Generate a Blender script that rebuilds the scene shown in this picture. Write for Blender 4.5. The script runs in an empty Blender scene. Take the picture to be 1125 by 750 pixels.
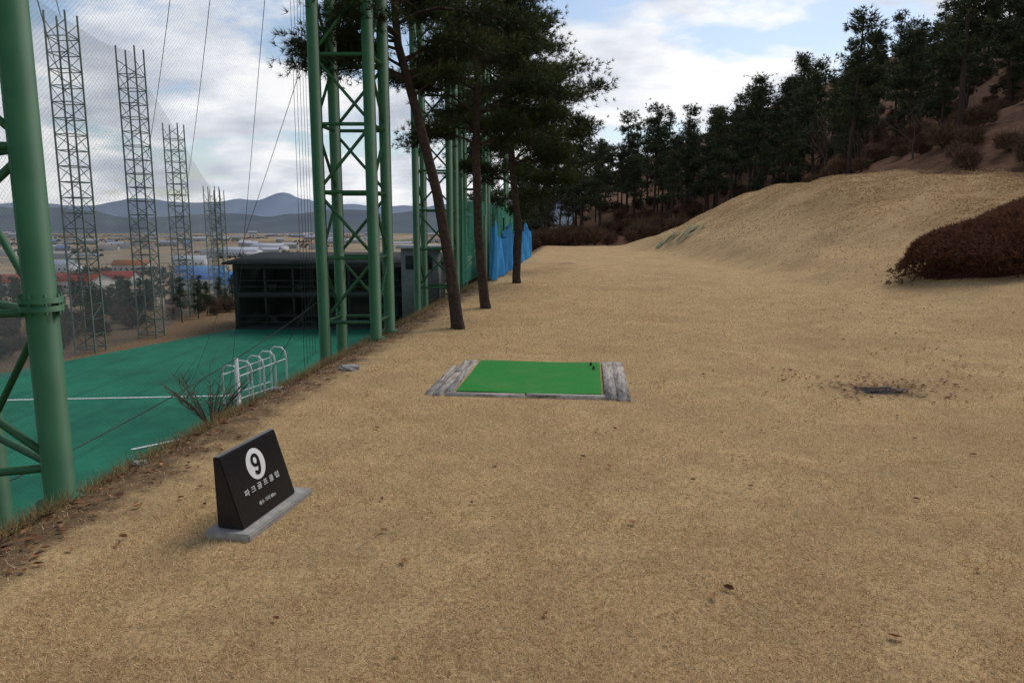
import bpy, math, random
import numpy as np
from mathutils import Vector, Matrix
random.seed(7); rng=np.random.default_rng(7)
scene=bpy.context.scene
COL=scene.collection

# ------------------------------------------------------------------ helpers
def ss(a,b,x):
    t=np.clip((np.asarray(x,float)-a)/(b-a),0,1); return t*t*(3-2*t)
def edge_x(y):
    y=np.asarray(y,float)
    return np.where(y<20,-2.85+0.1*y,-0.85+0.087*(y-20))
def foot_x(y):
    return 5.4+2.6*ss(5,16,y)
def zf(x,y):
    x=np.asarray(x,float); y=np.asarray(y,float)
    xe=edge_x(y); d=np.maximum(xe-x,0)
    drop=0.9*(np.sqrt(d*d+0.25)-0.5)
    s=np.maximum(y-62,-x-34)
    lim=6+19*ss(0,130,s)
    zl=-np.minimum(drop,lim)
    dr=np.maximum(x-foot_x(y),0)
    A=1-0.85*ss(46,68,y)
    near=0.18+0.82*ss(4,40,y)
    bank=4.2*ss(-1.5,9.8,dr)*A*near*ss(0,2.2,dr)
    hill=0.42*np.minimum(np.maximum(dr-12,0),70)*(0.6+0.4*ss(10,40,y))
    far=0.10*np.maximum(y-62,0)*(y<200)+13.8*(y>=200)
    zr=(bank+hill+far*ss(0,6,x-xe))
    zr=zr+ss(1.5,5,dr)*(1-ss(60,80,y))*(.12*np.sin(x*.9+y*.33)*np.sin(y*.41-x*.2)+.06*np.sin(x*2.3-y*.8+np.sin(y))+.045*np.sin(y*1.9+x+2*np.sin(x*.7)))
    m=1-ss(170,420,y)
    zr=zr*m-25*(1-m)
    z=np.where(x<xe,zl,zr)
    z=z-0.16*np.exp(-((x-4.0)/1.1)**2-((y-8.0)/3.0)**2)
    z=z+0.12*np.exp(-((x-2.2)/1.5)**2-((y-30)/3.5)**2)
    w=ss(0,1.5,x-xe)*ss(1.5,6,np.hypot(x,y))*(1-ss(60,90,y))*ss(1.3,2.6,np.hypot(x-.24,y-7.62))
    z=z+w*(0.03*np.sin(x*1.3+y*.4)+0.03*np.sin(y*.75-x*.5+1)+0.014*np.sin(x*4.1+np.sin(y))*np.sin(y*3.3))
    w2=ss(0.2,1.5,d)*(1-ss(60,90,y))*(1-ss(5.5,5.9,-z))
    z=z+w2*0.10*np.sin(x*3.1+y*1.7)*np.sin(y*2.3-x)
    return z
def Z(x,y): return float(zf(x,y))

class MB:
    def __init__(s): s.v=[];s.f=[];s.m=[];s.n=0;s.t=[]
    def add(s,v,f,mat=0,tint=None):
        v=np.asarray(v,float).reshape(-1,3); f=np.asarray(f,int)
        if len(f)==0: return
        s.v.append(v); s.f.append(f+s.n); s.m.append(np.full(len(f),mat)); s.n+=len(v)
        s.t.append(np.full(len(v),0.5) if tint is None else np.asarray(tint,float))
    def tube(s,pts,rad,seg=8,mat=0,cap=True):
        pts=[Vector(p) for p in pts]
        if not hasattr(rad,'__len__'): rad=[rad]*len(pts)
        V=[];n=len(pts)
        t0=(pts[1]-pts[0]).normalized()
        ref=Vector((0,0,1)) if abs(t0.z)<.9 else Vector((1,0,0))
        for i,p in enumerate(pts):
            t=(pts[min(i+1,n-1)]-pts[max(i-1,0)]).normalized()
            a=t.cross(ref).normalized(); b=t.cross(a).normalized()
            for k in range(seg):
                th=2*math.pi*k/seg
                V.append(p+a*math.cos(th)*rad[i]+b*math.sin(th)*rad[i])
        F=[]
        for i in range(n-1):
            for k in range(seg):
                k2=(k+1)%seg
                F.append((i*seg+k,i*seg+k2,(i+1)*seg+k2,(i+1)*seg+k))
        if cap and seg%4==0 and seg>=4:
            for base in (0,(n-1)*seg):
                for q in range(1,seg-2,2):
                    F.append((base,base+q,base+q+1,base+q+2))
        s.add([tuple(v) for v in V],F,mat)
    def box(s,c,size,mat=0,R=None):
        hx,hy,hz=[k/2 for k in size]
        V=np.array([(x,y,z) for x in(-hx,hx) for y in(-hy,hy) for z in(-hz,hz)])
        if R is not None: V=V@np.array(R).T
        V=V+np.array(c)
        F=[(0,1,3,2),(4,6,7,5),(0,4,5,1),(2,3,7,6),(0,2,6,4),(1,5,7,3)]
        s.add(V,F,mat)
    def obj(s,name,mats,parent=None,smooth=False):
        me=bpy.data.meshes.new(name)
        v=np.concatenate(s.v); me.vertices.add(len(v)); me.vertices.foreach_set('co',v.ravel())
        li=np.concatenate([f.ravel() for f in s.f]); me.loops.add(len(li)); me.loops.foreach_set('vertex_index',li)
        tot=np.concatenate([np.full(len(f),f.shape[1]) for f in s.f]); st=np.concatenate([[0],np.cumsum(tot)[:-1]])
        me.polygons.add(len(tot)); me.polygons.foreach_set('loop_start',st)
        for m in mats: me.materials.append(m)
        me.polygons.foreach_set('material_index',np.concatenate(s.m))
        a=me.attributes.new('tint','FLOAT','POINT'); a.data.foreach_set('value',np.concatenate(s.t))
        if smooth: me.polygons.foreach_set('use_smooth',np.ones(len(tot),bool))
        me.update(calc_edges=True)
        o=bpy.data.objects.new(name,me); COL.objects.link(o)
        if parent: o.parent=parent
        return o
def empty(name,loc=(0,0,0)):
    e=bpy.data.objects.new(name,None); e.location=loc; COL.objects.link(e); return e

# ------------------------------------------------------------------ materials
def newmat(name):
    m=bpy.data.materials.new(name); m.use_nodes=True
    nt=m.node_tree; b=nt.nodes['Principled BSDF']; b.inputs['Roughness'].default_value=.8
    b.inputs['Specular IOR Level'].default_value=.25
    return m,nt,b
def N(nt,t,**k):
    n=nt.nodes.new(t)
    for a,v in k.items(): setattr(n,a,v)
    return n
def noise(nt,scale,detail=4,vec=None,rough=.6):
    n=N(nt,'ShaderNodeTexNoise'); n.inputs['Scale'].default_value=scale; n.inputs['Detail'].default_value=detail
    n.inputs['Roughness'].default_value=rough
    if vec is not None: nt.links.new(vec,n.inputs['Vector'])
    return n.outputs['Fac']
def ramp(nt,fac,stops):
    r=N(nt,'ShaderNodeValToRGB'); nt.links.new(fac,r.inputs['Fac'])
    e=r.color_ramp.elements
    while len(e)<len(stops): e.new(.5)
    for i,(p,c) in enumerate(stops): e[i].position=p; e[i].color=(*c,1) if len(c)==3 else c
    return r.outputs['Color']
def mix(nt,f,a,b,mode='MIX'):
    m=N(nt,'ShaderNodeMix',data_type='RGBA',blend_type=mode)
    for sock,val in ((m.inputs[0],f),(m.inputs[6],a),(m.inputs[7],b)):
        if isinstance(val,(int,float)): sock.default_value=val
        elif isinstance(val,tuple): sock.default_value=(*val,1)
        else: nt.links.new(val,sock)
    return m.outputs[2]
def math_(nt,op,a,b=None):
    m=N(nt,'ShaderNodeMath',operation=op)
    for i,v in enumerate((a,b)):
        if v is None: continue
        if isinstance(v,(int,float)): m.inputs[i].default_value=v
        else: nt.links.new(v,m.inputs[i])
    return m.outputs[0]
def pos(nt): return N(nt,'ShaderNodeNewGeometry').outputs['Position']
def bump(nt,b,h,strength=.5,dist=.02):
    n=N(nt,'ShaderNodeBump'); n.inputs['Strength'].default_value=strength; n.inputs['Distance'].default_value=dist
    nt.links.new(h,n.inputs['Height']); nt.links.new(n.outputs[0],b.inputs['Normal'])
def simple(name,c1,c2=None,scale=4,rough=.8,metal=0,spec=.25,bs=0,bd=.01,obj=False):
    m,nt,b=newmat(name)
    b.inputs['Roughness'].default_value=rough; b.inputs['Metallic'].default_value=metal
    b.inputs['Specular IOR Level'].default_value=spec
    v=N(nt,'ShaderNodeTexCoord').outputs['Object'] if obj else pos(nt)
    n=noise(nt,scale,5,v)
    if c2 is None: c2=tuple(k*.75 for k in c1)
    nt.links.new(ramp(nt,n,[(.3,c1),(.7,c2)]),b.inputs['Base Color'])
    if bs: bump(nt,b,n,bs,bd)
    return m
def attr(nt,name):
    a=N(nt,'ShaderNodeAttribute'); a.attribute_name=name; return a.outputs['Fac']
def tinted(name,stops,rough=.7,trans=0.0):
    m,nt,b=newmat(name); b.inputs['Roughness'].default_value=rough
    b.inputs['Specular IOR Level'].default_value=.1
    c=ramp(nt,attr(nt,'tint'),stops); nt.links.new(c,b.inputs['Base Color'])
    if trans:
        t=N(nt,'ShaderNodeBsdfTranslucent'); nt.links.new(c,t.inputs['Color'])
        mx=N(nt,'ShaderNodeMixShader'); mx.inputs[0].default_value=trans
        nt.links.new(b.outputs[0],mx.inputs[1]); nt.links.new(t.outputs[0],mx.inputs[2])
        nt.links.new(mx.outputs[0],nt.nodes['Material Output'].inputs['Surface'])
    return m
def netmat(name,col,cell,w):
    m,nt,b=newmat(name)
    uv=N(nt,'ShaderNodeUVMap'); sp=N(nt,'ShaderNodeSeparateXYZ'); nt.links.new(uv.outputs[0],sp.inputs[0])
    outs=[]
    for s in ('ADD','SUBTRACT'):
        q=math_(nt,s,sp.outputs[0],sp.outputs[1])
        q=math_(nt,'FRACT',math_(nt,'DIVIDE',q,cell*1.414))
        outs.append(math_(nt,'LESS_THAN',q,w/cell))
    f=math_(nt,'MAXIMUM',outs[0],outs[1])
    t=N(nt,'ShaderNodeBsdfTransparent'); mx=N(nt,'ShaderNodeMixShader')
    b.inputs['Base Color'].default_value=(*col,1)
    nt.links.new(f,mx.inputs[0]); nt.links.new(t.outputs[0],mx.inputs[1]); nt.links.new(b.outputs[0],mx.inputs[2])
    nt.links.new(mx.outputs[0],nt.nodes['Material Output'].inputs['Surface'])
    return m

M_bark=simple('bark',(.075,.05,.037),(.025,.019,.016),14,.95,bs=.8,bd=.03)
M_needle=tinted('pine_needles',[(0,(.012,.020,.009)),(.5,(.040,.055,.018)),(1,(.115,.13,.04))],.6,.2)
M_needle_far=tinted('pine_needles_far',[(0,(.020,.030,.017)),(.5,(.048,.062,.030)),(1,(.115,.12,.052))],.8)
M_steel=simple('green_painted_steel',(.028,.115,.045),(.018,.08,.032),3,.6,spec=.3)
M_mast=simple('weathered_mast_steel',(.07,.10,.075),(.04,.065,.05),3,.6)
M_concrete=simple('concrete',(.36,.34,.31),(.22,.21,.19),18,.9,bs=.4,bd=.005)
M_white=simple('white_paint',(.75,.75,.73),(.6,.6,.58),6,.5)
M_dark=simple('dark_cladding',(.022,.026,.026),(.012,.014,.014),1,.6)
M_roofd=simple('dark_roof',(.04,.045,.045),(.025,.028,.028),.7,.9,spec=.1)

# ------------------------------------------------------------------ ground
def axis(segs):
    out=[]
    for a,b,st in segs: out+=list(np.arange(a,b,st))
    return np.array(out+[segs[-1][1]])
xs=axis([(-9000,-1000,1000),(-1000,-200,60),(-200,-60,14),(-60,-14,2.5),(-14,-6,.6),(-6,14,.2),(14,40,.6),(40,110,5),(110,500,60),(500,6000,900)])
ys=axis([(-60,-5,8),(-5,0,1),(0,14,.2),(14,30,.4),(30,70,.8),(70,130,4),(130,500,20),(500,2000,100),(2000,12000,1000)])
X,Y=np.meshgrid(xs,ys); ZZ=zf(X,Y)
nx,ny=len(xs),len(ys)
idx=np.arange(nx*ny).reshape(ny,nx)
F=np.stack([idx[:-1,:-1],idx[:-1,1:],idx[1:,1:],idx[1:,:-1]],-1).reshape(-1,4)
g=MB(); g.add(np.stack([X,Y,ZZ],-1).reshape(-1,3),F)

mg,nt,b=newmat('ground_dry_lawn'); b.inputs['Roughness'].default_value=.95; b.inputs['Specular IOR Level'].default_value=.05
P=pos(nt)
n1=noise(nt,.30,6,P,.65); n2=noise(nt,2.6,6,P,.7); n3=noise(nt,38,6,P,.75); n4=noise(nt,160,3,P,.8)
c=ramp(nt,n1,[(.36,(.40,.26,.125)),(.5,(.56,.375,.18)),(.64,(.36,.23,.11))])
c=mix(nt,ramp(nt,n2,[(.42,(0,0,0)),(.64,(.75,.75,.75))]),c,(.34,.225,.11))
c=mix(nt,ramp(nt,n3,[(.40,(.75,.75,.75)),(.56,(0,0,0))]),c,(.21,.14,.065))
c=mix(nt,ramp(nt,n4,[(.45,(0,0,0)),(.7,(.6,.6,.6))]),c,(.68,.50,.28))
nd=noise(nt,1.2,6,P,.7)
dirt=ramp(nt,noise(nt,6,6,P,.7),[(.3,(.075,.045,.028)),(.5,(.17,.11,.06)),(.7,(.30,.20,.11))])
def soft(a,amp,nn):
    v=math_(nt,'ADD',attr(nt,a),math_(nt,'MULTIPLY',math_(nt,'SUBTRACT',nn,.5),amp))
    return ramp(nt,v,[(.34,(0,0,0)),(.66,(1,1,1))])
bankc=ramp(nt,noise(nt,.7,9,P,.75),[(.34,(.19,.125,.06)),(.46,(.38,.25,.12)),(.56,(.30,.19,.09)),(.7,(.46,.31,.15))])
c=mix(nt,soft('bank',1.5,noise(nt,.35,7,P,.72)),c,bankc)
c=mix(nt,soft('dirt',1.3,noise(nt,3.2,6,P,.75)),c,dirt)
forest=ramp(nt,noise(nt,1.5,6,P,.7),[(.3,(.055,.028,.017)),(.5,(.12,.06,.035)),(.75,(.19,.11,.055))])
c=mix(nt,soft('forest',1.1,noise(nt,.5,5,P)),c,forest)
vo=N(nt,'ShaderNodeTexVoronoi'); vo.inputs['Scale'].default_value=.009; vo.distance='CHEBYCHEV'
mp=N(nt,'ShaderNodeMapping'); mp.inputs['Scale'].default_value=(1,.5,1); mp.inputs['Rotation'].default_value=(0,0,.25)
nt.links.new(P,mp.inputs[0]); nt.links.new(mp.outputs[0],vo.inputs['Vector'])
sep=N(nt,'ShaderNodeSeparateColor'); nt.links.new(vo.outputs['Color'],sep.inputs[0])
fld=ramp(nt,sep.outputs[0],[(0,(.20,.15,.10)),(.3,(.34,.25,.155)),(.55,(.26,.20,.135)),(.75,(.38,.29,.19)),(1,(.13,.13,.095))])
fld=mix(nt,ramp(nt,noise(nt,.03,6,P),[(.5,(0,0,0)),(.62,(.8,.8,.8))]),fld,(.13,.11,.08))
c=mix(nt,soft('valley',.5,nd),c,fld)
nt.links.new(c,b.inputs['Base Color'])
hb=math_(nt,'ADD',math_(nt,'MULTIPLY',n3,1.0),math_(nt,'MULTIPLY',n2,3.0))
bump(nt,b,hb,.7,.03)
ground=g.obj('ground',[mg],smooth=True)
def setattr_pts(name,val):
    a=ground.data.attributes.new(name,'FLOAT','POINT'); a.data.foreach_set('value',np.asarray(val,float).ravel())
xe=edge_x(Y); xfo=foot_x(Y)
DX,DY=3.95,7.66
dirtm=ss(-.75,.30,xe-X)*0.9+0.62*np.exp(-((X-DX)/.75)**2-((Y-DY-.1)/.75)**2)+.5*np.exp(-((X-2.2)/.9)**2-((Y-29)/1.5)**2)+.27*np.exp(-((X-7.3)/1.2)**2-((Y-12)/4)**2)+.2*np.exp(-((X-1.6)/.8)**2-((Y-4.6)/.9)**2)
setattr_pts('dirt',dirtm)
setattr_pts('bank',.66*ss(.5,7,X-xfo)*ss(12,24,Y))
forestm=np.maximum(ss(9.5,12.5,X-xfo),ss(58,64,Y)*(X>xe-1))*(1-ss(200,300,Y))
forestm=np.maximum(forestm,ss(58,64,Y)*(X>xe+1)*(1-ss(600,900,Y)))
forestm=np.maximum(forestm,.9*ss(-.5,1,xe-X)*ss(26,34,Y)*(ZZ>-5.6))
setattr_pts('forest',forestm)
setattr_pts('valley',np.clip(np.maximum(ss(62,90,Y)*(X<xe),ss(34,50,-X)*(Y>10))+ss(250,300,Y)*(X<xe)+ss(600,900,Y),0,1))

# dry grass stubble, one object
nb=700000
by=1.15*(30/1.15)**rng.random(nb); bx=(rng.random(nb)-.5)*1.7*by
k=(bx>edge_x(by)-.5)&(rng.random(nb)>ss(10,30,by))
mc=np.array([.24,7.62]); ma=math.radians(-6)
lx=(bx-mc[0])*math.cos(ma)+(by-mc[1])*math.sin(ma); ly=-(bx-mc[0])*math.sin(ma)+(by-mc[1])*math.cos(ma)
k&=~((np.abs(lx)<.97)&(np.abs(ly)<.93)&(rng.random(nb)<.97))
k&=~((np.abs(bx-DX)<.30)&(np.abs(by-DY)<.22))
bare=(1.1*np.exp(-((bx-DX)/.65)**2-((by-DY-.1)/.6)**2)>rng.random(nb)) ; k&=~bare
k&=~((edge_x(by)-bx>-.45)&(rng.random(nb)<.8))
patch=np.sin(bx*2.1+1.3*np.sin(by*.9))*np.sin(by*1.6+1.1*np.sin(bx*1.7))+.6*np.sin(bx*5.3+by*2.2+2*np.sin(by*1.3))*np.sin(by*4.7-bx*3.1)+.4*np.sin(bx*13+3*np.sin(by*4))*np.sin(by*11+2*np.sin(bx*6))
big=np.sin(bx*.9+1.7*np.sin(by*.5)+.7)*np.sin(by*.62-bx*.3+.4)
k&=~((patch+.5*big>.45)&(rng.random(nb)<.6))
bx=bx[k];by=by[k];nb=len(bx);bz=zf(bx,by); patch=patch[k]; big=big[k]
h=rng.uniform(.004,.017,nb)*(1+.04*by); w=.0008+.00038*by
an=rng.random(nb)*6.283; tl=rng.uniform(.1,1.5,nb); ta=rng.random(nb)*6.283
v0=np.stack([bx-np.cos(an)*w,by-np.sin(an)*w,bz-.001],-1)
v1=np.stack([bx+np.cos(an)*w,by+np.sin(an)*w,bz-.001],-1)
v2=np.stack([bx+np.cos(ta)*h*tl*1.3,by+np.sin(ta)*h*tl*1.3,bz+h],-1)
gb=MB(); V=np.stack([v0,v1,v2],1).reshape(-1,3)
tt=np.repeat(np.clip(rng.normal(.53,.20,nb)-.15*np.clip(patch,-.5,1)-.10*big,0,1),3)
gb.add(V,np.arange(nb*3).reshape(-1,3),0,tt)
M_blade=tinted('dry_grass_blades',[(0,(.27,.175,.080)),(.45,(.60,.41,.205)),(1,(.82,.645,.40))],.8,.2)
gb.obj('dry_grass',[M_blade])

# ------------------------------------------------------------------ leaves
def leaves(name,pts,s0=.02,s1=.045,mats=None):
    mb=MB()
    for (x,y) in pts:
        s=random.uniform(s0,s1); a=random.random()*6.28; c_=Vector((x,y,Z(x,y)+.014))
        R=Matrix.Rotation(a,3,'Z')@Matrix.Rotation(random.uniform(-.5,.5),3,'X')
        loc=[(-1,0,0.1),(-.4,-.5,.35),(.5,-.4,.3),(1,0,.15),(.5,.45,.35),(-.4,.5,.3),(0,0,0)]
        V=[tuple(c_+R@(Vector(p)*s)) for p in loc]
        mb.add(V,[(0,1,6),(1,2,6),(2,3,6),(3,4,6),(4,5,6),(5,0,6)],0,[random.random()]*7)
    return mb.obj(name,mats)
M_leaf=tinted('dead_leaf',[(0,(.06,.025,.014)),(.5,(.17,.07,.03)),(1,(.34,.17,.08))],.7)
pts=[]
for i in range(1500):
    y=2.6+22*random.random()**1.5; pts.append((float(edge_x(y))+random.gauss(-.15,.24),y))
for i in range(90):
    y=1.8*(16/1.8)**random.random(); pts.append((random.uniform(-.5,.8)*y,y))
for i in range(300): pts.append((DX+random.gauss(0,.48),DY+.08+random.gauss(0,.36)))
for i in range(50): pts.append((DX+random.gauss(0,1.3),DY+random.gauss(0,1.3)))
for i in range(260): pts.append((random.uniform(4.8,8.8),random.uniform(8,15)))
pts=[p for p in pts if not(abs(p[0]-.24)<.95 and abs(p[1]-7.62)<.95)]
leaves('fallen_leaves',pts,.010,.029,[M_leaf])

# ------------------------------------------------------------------ tee mat
tee=empty('golf_tee_mat',(mc[0],mc[1],Z(*mc))); tee.rotation_euler=(0,0,ma)
m_turf,nt,b=newmat('mat_green_turf'); P=pos(nt); b.inputs['Specular IOR Level'].default_value=.1
t1=noise(nt,120,4,P,.8); t2=noise(nt,2.2,6,P,.7)
c=ramp(nt,t1,[(.3,(.008,.11,.018)),(.7,(.035,.30,.05))]); c=mix(nt,ramp(nt,t2,[(.42,(0,0,0)),(.7,(.7,.7,.7))]),c,(.07,.20,.05))
nt.links.new(c,b.inputs['Base Color']); bump(nt,b,t1,.6,.01)
mb=MB()
nn=24; gx=np.linspace(-.70,.70,nn); gy=np.linspace(-.82,.82,nn); GX,GY=np.meshgrid(gx,gy)
GZ=.026+.004*np.sin(GX*5+1)*np.cos(GY*4)
ii=np.arange(nn*nn).reshape(nn,nn)
mb.add(np.stack([GX,GY,GZ],-1).reshape(-1,3),np.stack([ii[:-1,:-1],ii[:-1,1:],ii[1:,1:],ii[1:,:-1]],-1).reshape(-1,4))
mb.box((0,0,-.03),(1.40,1.64,.10))
mb.obj('turf_surface',[m_turf],tee,True)
m_wood,nt,b=newmat('weathered_plank'); tc=N(nt,'ShaderNodeTexCoord').outputs['Object']
mp=N(nt,'ShaderNodeMapping'); mp.inputs['Scale'].default_value=(26,3,8); nt.links.new(tc,mp.inputs[0])
wn=noise(nt,1.3,9,mp.outputs[0],.8)
nt.links.new(ramp(nt,wn,[(.36,(.07,.055,.045)),(.46,(.28,.24,.20)),(.55,(.48,.43,.38)),(.72,(.62,.57,.51))]),b.inputs['Base Color']); bump(nt,b,wn,1,.02)
mb=MB()
def plank(x,wd,y0,y1,top):
    mb.box((x,(y0+y1)/2,top-.04),(wd,y1-y0,.08))
plank(.785,.11,-.93,.86,.030); plank(.905,.12,-.97,.88,.026)
plank(-.775,.07,-.80,.86,.022); plank(-.86,.085,-.93,.10,.024); plank(-.86,.085,.12,.84,.018); plank(-.955,.07,-.90,.55,.012)
mb.obj('side_planks',[m_wood],tee)
mb=MB(); mb.box((0,-.42,-.012),(.075,.82,.08)); mb.box((0,.39,-.016),(.075,.76,.08))
o=mb.obj('front_planks',[m_wood],tee); o.location=(-.02,-.885,0); o.rotation_euler=(0,0,math.pi/2)
mb=MB()
for px_,py_ in((.60,.62),(.63,.40)):
    mb.tube([(px_,py_,.025),(px_,py_,.065)],[.018,.012],8)
mb.obj('rubber_tee',[simple('black_rubber',(.02,.02,.02))],tee)

# ------------------------------------------------------------------ hole sign
sp=Vector((-1.409,3.62,0)); r=Vector((.2,.98,0)).normalized(); nrm=Vector((r.y,-r.x,0))
gz=Z(-1.42,3.9)
sign=empty('golf_hole_sign',(sp.x,sp.y,gz))
M_granite,nt,b=newmat('black_granite'); gn=noise(nt,400,2,pos(nt))
nt.links.new(ramp(nt,gn,[(.4,(.008,.008,.009)),(.7,(.024,.024,.026))]),b.inputs['Base Color']); b.inputs['Roughness'].default_value=.22; b.inputs['Specular IOR Level'].default_value=.3
def wp(a,w,z): return r*a+nrm*w+Vector((0,0,z))
L=.56
import bmesh
bm=bmesh.new()
prof=[(0,.045),(-.15,.045),(-.155,.43),(-.118,.43)]
A=[bm.verts.new(wp(0,w,z)) for w,z in prof]; B=[bm.verts.new(wp(L,w,z)) for w,z in prof]
bm.faces.new(A[::-1]); bm.faces.new(B)
for i in range(4): bm.faces.new((A[i],A[(i+1)%4],B[(i+1)%4],B[i]))
bmesh.ops.recalc_face_normals(bm,faces=bm.faces)
bmesh.ops.bevel(bm,geom=list(bm.edges),offset=.005,segments=2,affect='EDGES')
me=bpy.data.meshes.new('granite_block'); bm.to_mesh(me); bm.free(); me.materials.append(M_granite)
o=bpy.data.objects.new('granite_block',me); COL.objects.link(o); o.parent=sign
bm=bmesh.new()
A=[wp(-.045,.06,-.06),wp(L+.10,.06,-.06),wp(L+.10,-.20,-.06),wp(-.045,-.20,-.06)]
vb=[bm.verts.new(p) for p in A]; vt=[bm.verts.new(p+Vector((0,0,.10))) for p in A]
bm.faces.new(vb[::-1]); bm.faces.new(vt)
for i in range(4): bm.faces.new((vb[i],vb[(i+1)%4],vt[(i+1)%4],vt[i]))
bmesh.ops.recalc_face_normals(bm,faces=bm.faces)
bmesh.ops.bevel(bm,geom=list(bm.edges),offset=.007,segments=2,affect='EDGES')
me=bpy.data.meshes.new('concrete_base'); bm.to_mesh(me); bm.free(); me.materials.append(M_concrete)
o=bpy.data.objects.new('concrete_base',me); COL.objects.link(o); o.parent=sign
fu=(wp(0,-.118,.43)-wp(0,0,.045)); H=fu.length; fu.normalize(); fn=r.cross(fu).normalized()
def facemat(a,t,off):
    p=wp(a,0,.045)+fu*(H*t)+fn*off
    return Matrix(((r.x,fu.x,fn.x,p.x),(r.y,fu.y,fn.y,p.y),(r.z,fu.z,fn.z,p.z),(0,0,0,1)))
bm=bmesh.new(); bmesh.ops.create_circle(bm,cap_ends=True,radius=.088,segments=48)
me=bpy.data.meshes.new('number_disc'); bm.to_mesh(me); bm.free(); me.materials.append(M_white)
o=bpy.data.objects.new('number_disc',me); COL.objects.link(o); o.parent=sign; o.matrix_local=facemat(L*.5,.69,.002)
def strip(outer,inner,z=.0012):
    n=len(outer); V=[(x,y,z) for x,y in outer]+[(x,y,z) for x,y in inner]
    return V,[(i,i+1,n+i+1,n+i) for i in range(n-1)]
mb=MB(); cy_=.020
o1=[(.040*math.cos(a),cy_+.038*math.sin(a)) for a in np.linspace(0,6.2832,37)]; i1=[(.017*math.cos(a),cy_+.019*math.sin(a)) for a in np.linspace(0,6.2832,37)]
V,Fq=strip(o1,i1); mb.add(V,Fq)
o2=[];i2=[]
for t in np.linspace(0,1,20):
    a=.15-t*1.9
    o2.append((.040*math.cos(a),.012+.075*math.sin(a) if a<0 else cy_+.038*math.sin(a)))
    i2.append((.018*math.cos(a)-.004*t,.012+.052*math.sin(a) if a<0 else cy_+.02*math.sin(a)))
o2.append((-.030,-.052)); i2.append((-.026,-.030))
V,Fq=strip(o2,i2,.0018); mb.add(V,Fq)
o=mb.obj('number_nine',[M_granite],sign); o.matrix_local=facemat(L*.5,.69,.0025)
def text(body,size,a,t,off,mat,name,bold=0,sx=1):
    cu=bpy.data.curves.new(name,'FONT'); cu.body=body; cu.size=size; cu.align_x='CENTER'; cu.align_y='CENTER'; cu.offset=bold
    cu.extrude=.0006; cu.materials.append(mat)
    o=bpy.data.objects.new(name,cu); COL.objects.link(o); o.parent=sign; o.matrix_local=facemat(a,t,off)@Matrix.Scale(sx,4,(1,0,0)); return o
text('파 크 골 프 클 럽',.040,L*.5,.39,.002,M_white,'club_lettering',0,1.3)
text('배수 거리 80m',.026,L*.5,.17,.002,M_white,'distance_lettering',0,1.1)

# ------------------------------------------------------------------ drain grate, half silted
dr=empty('drain_grate',(DX,DY,Z(DX,DY)+.004)); dr.rotation_euler=(0,0,.1)
M_iron=simple('rusty_iron',(.05,.045,.042),(.02,.018,.017),20,.7,.4)
mb=MB()
for sx in(-.20,.20): mb.box((sx,0,0),(.025,.28,.03))
for sy in(-.13,.13): mb.box((0,sy,0),(.375,.025,.03))
for i in range(11): mb.box((-.165+i*.033,0,0),(.012,.235,.022))
mb.obj('grate_bars',[M_iron],dr)
mb=MB(); n_=26; V=[(0,0,-.002)]
for i in range(n_):
    a=6.283*i/n_; q=1+.18*math.sin(a*3+1)+.12*math.sin(a*7); V.append((.33*q*math.cos(a),.23*q*math.sin(a),.0+.004*math.sin(a*5)))
mb.add(V,[(0,1+i,1+(i+1)%n_) for i in range(n_)])
mb.obj('wet_silt',[simple('wet_silt',(.035,.028,.022),(.08,.06,.04),9)],dr)

# ------------------------------------------------------------------ towers
def lattice(name,legs,z0s,ztop,panel,rl,rb,mat,seg=8,bseg=6,flange=False):
    e=empty(name,(legs[0][0],legs[0][1],0)); ox,oy=legs[0]
    mb=MB(); mb2=MB(); n=len(legs)
    zb=max(z0s)
    for (x,y),z0 in zip(legs,z0s):
        mb.tube([(x-ox,y-oy,z0-.3),(x-ox,y-oy,ztop)],rl,seg*2)
        if flange:
            for fz in(zb+1.25,zb+6.9):
                mb.tube([(x-ox,y-oy,fz-.04),(x-ox,y-oy,fz-.008)],rl*1.35,16); mb.tube([(x-ox,y-oy,fz+.008),(x-ox,y-oy,fz+.04)],rl*1.35,16)
                for q in range(8):
                    a=q*.785; mb.tube([(x-ox+math.cos(a)*rl*1.2,y-oy+math.sin(a)*rl*1.2,fz-.06),(x-ox+math.cos(a)*rl*1.2,y-oy+math.sin(a)*rl*1.2,fz+.06)],.01,4)
        mb.tube([(x-ox,y-oy,z0-.15),(x-ox,y-oy,z0+.04)],rl*1.5,16)
    z=zb+.25; k=0
    while z+panel<ztop:
        for i in range(n):
            a=legs[i]; c=legs[(i+1)%n]
            mb2.tube([(a[0]-ox,a[1]-oy,z),(c[0]-ox,c[1]-oy,z)],rb,bseg)
            if k%2: a,c=c,a
            mb2.tube([(a[0]-ox,a[1]-oy,z+.03),(c[0]-ox,c[1]-oy,z+panel-.03)],rb*.9,bseg)
        z+=panel; k+=1
    mb.obj('legs',[mat],e,True); mb2.obj('bracing',[mat],e,True)
    return e
def sq(x,y,s,sh=.1,dx=0):
    return [(x,y),(x+s,y+dx),(x+s+sh*s,y+s),(x+sh*s,y+s)]
t1=[(-2.78,4.28),(-3.62,4.0),(-3.72,5.02)]
T=[t1,sq(-2.70,10.4,.74),sq(-2.28,17.6,.80),sq(-1.72,25,.8),sq(-1.1,33,.8)]
tops=[15,15,15,12,10]
for i,(l,tp) in enumerate(zip(T,tops)):
    zs=[Z(*p) for p in l]
    lattice('net_tower',l,zs,tp,.92 if i else .95,.085 if i else .088,.027,M_steel,flange=(i==0))

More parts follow.
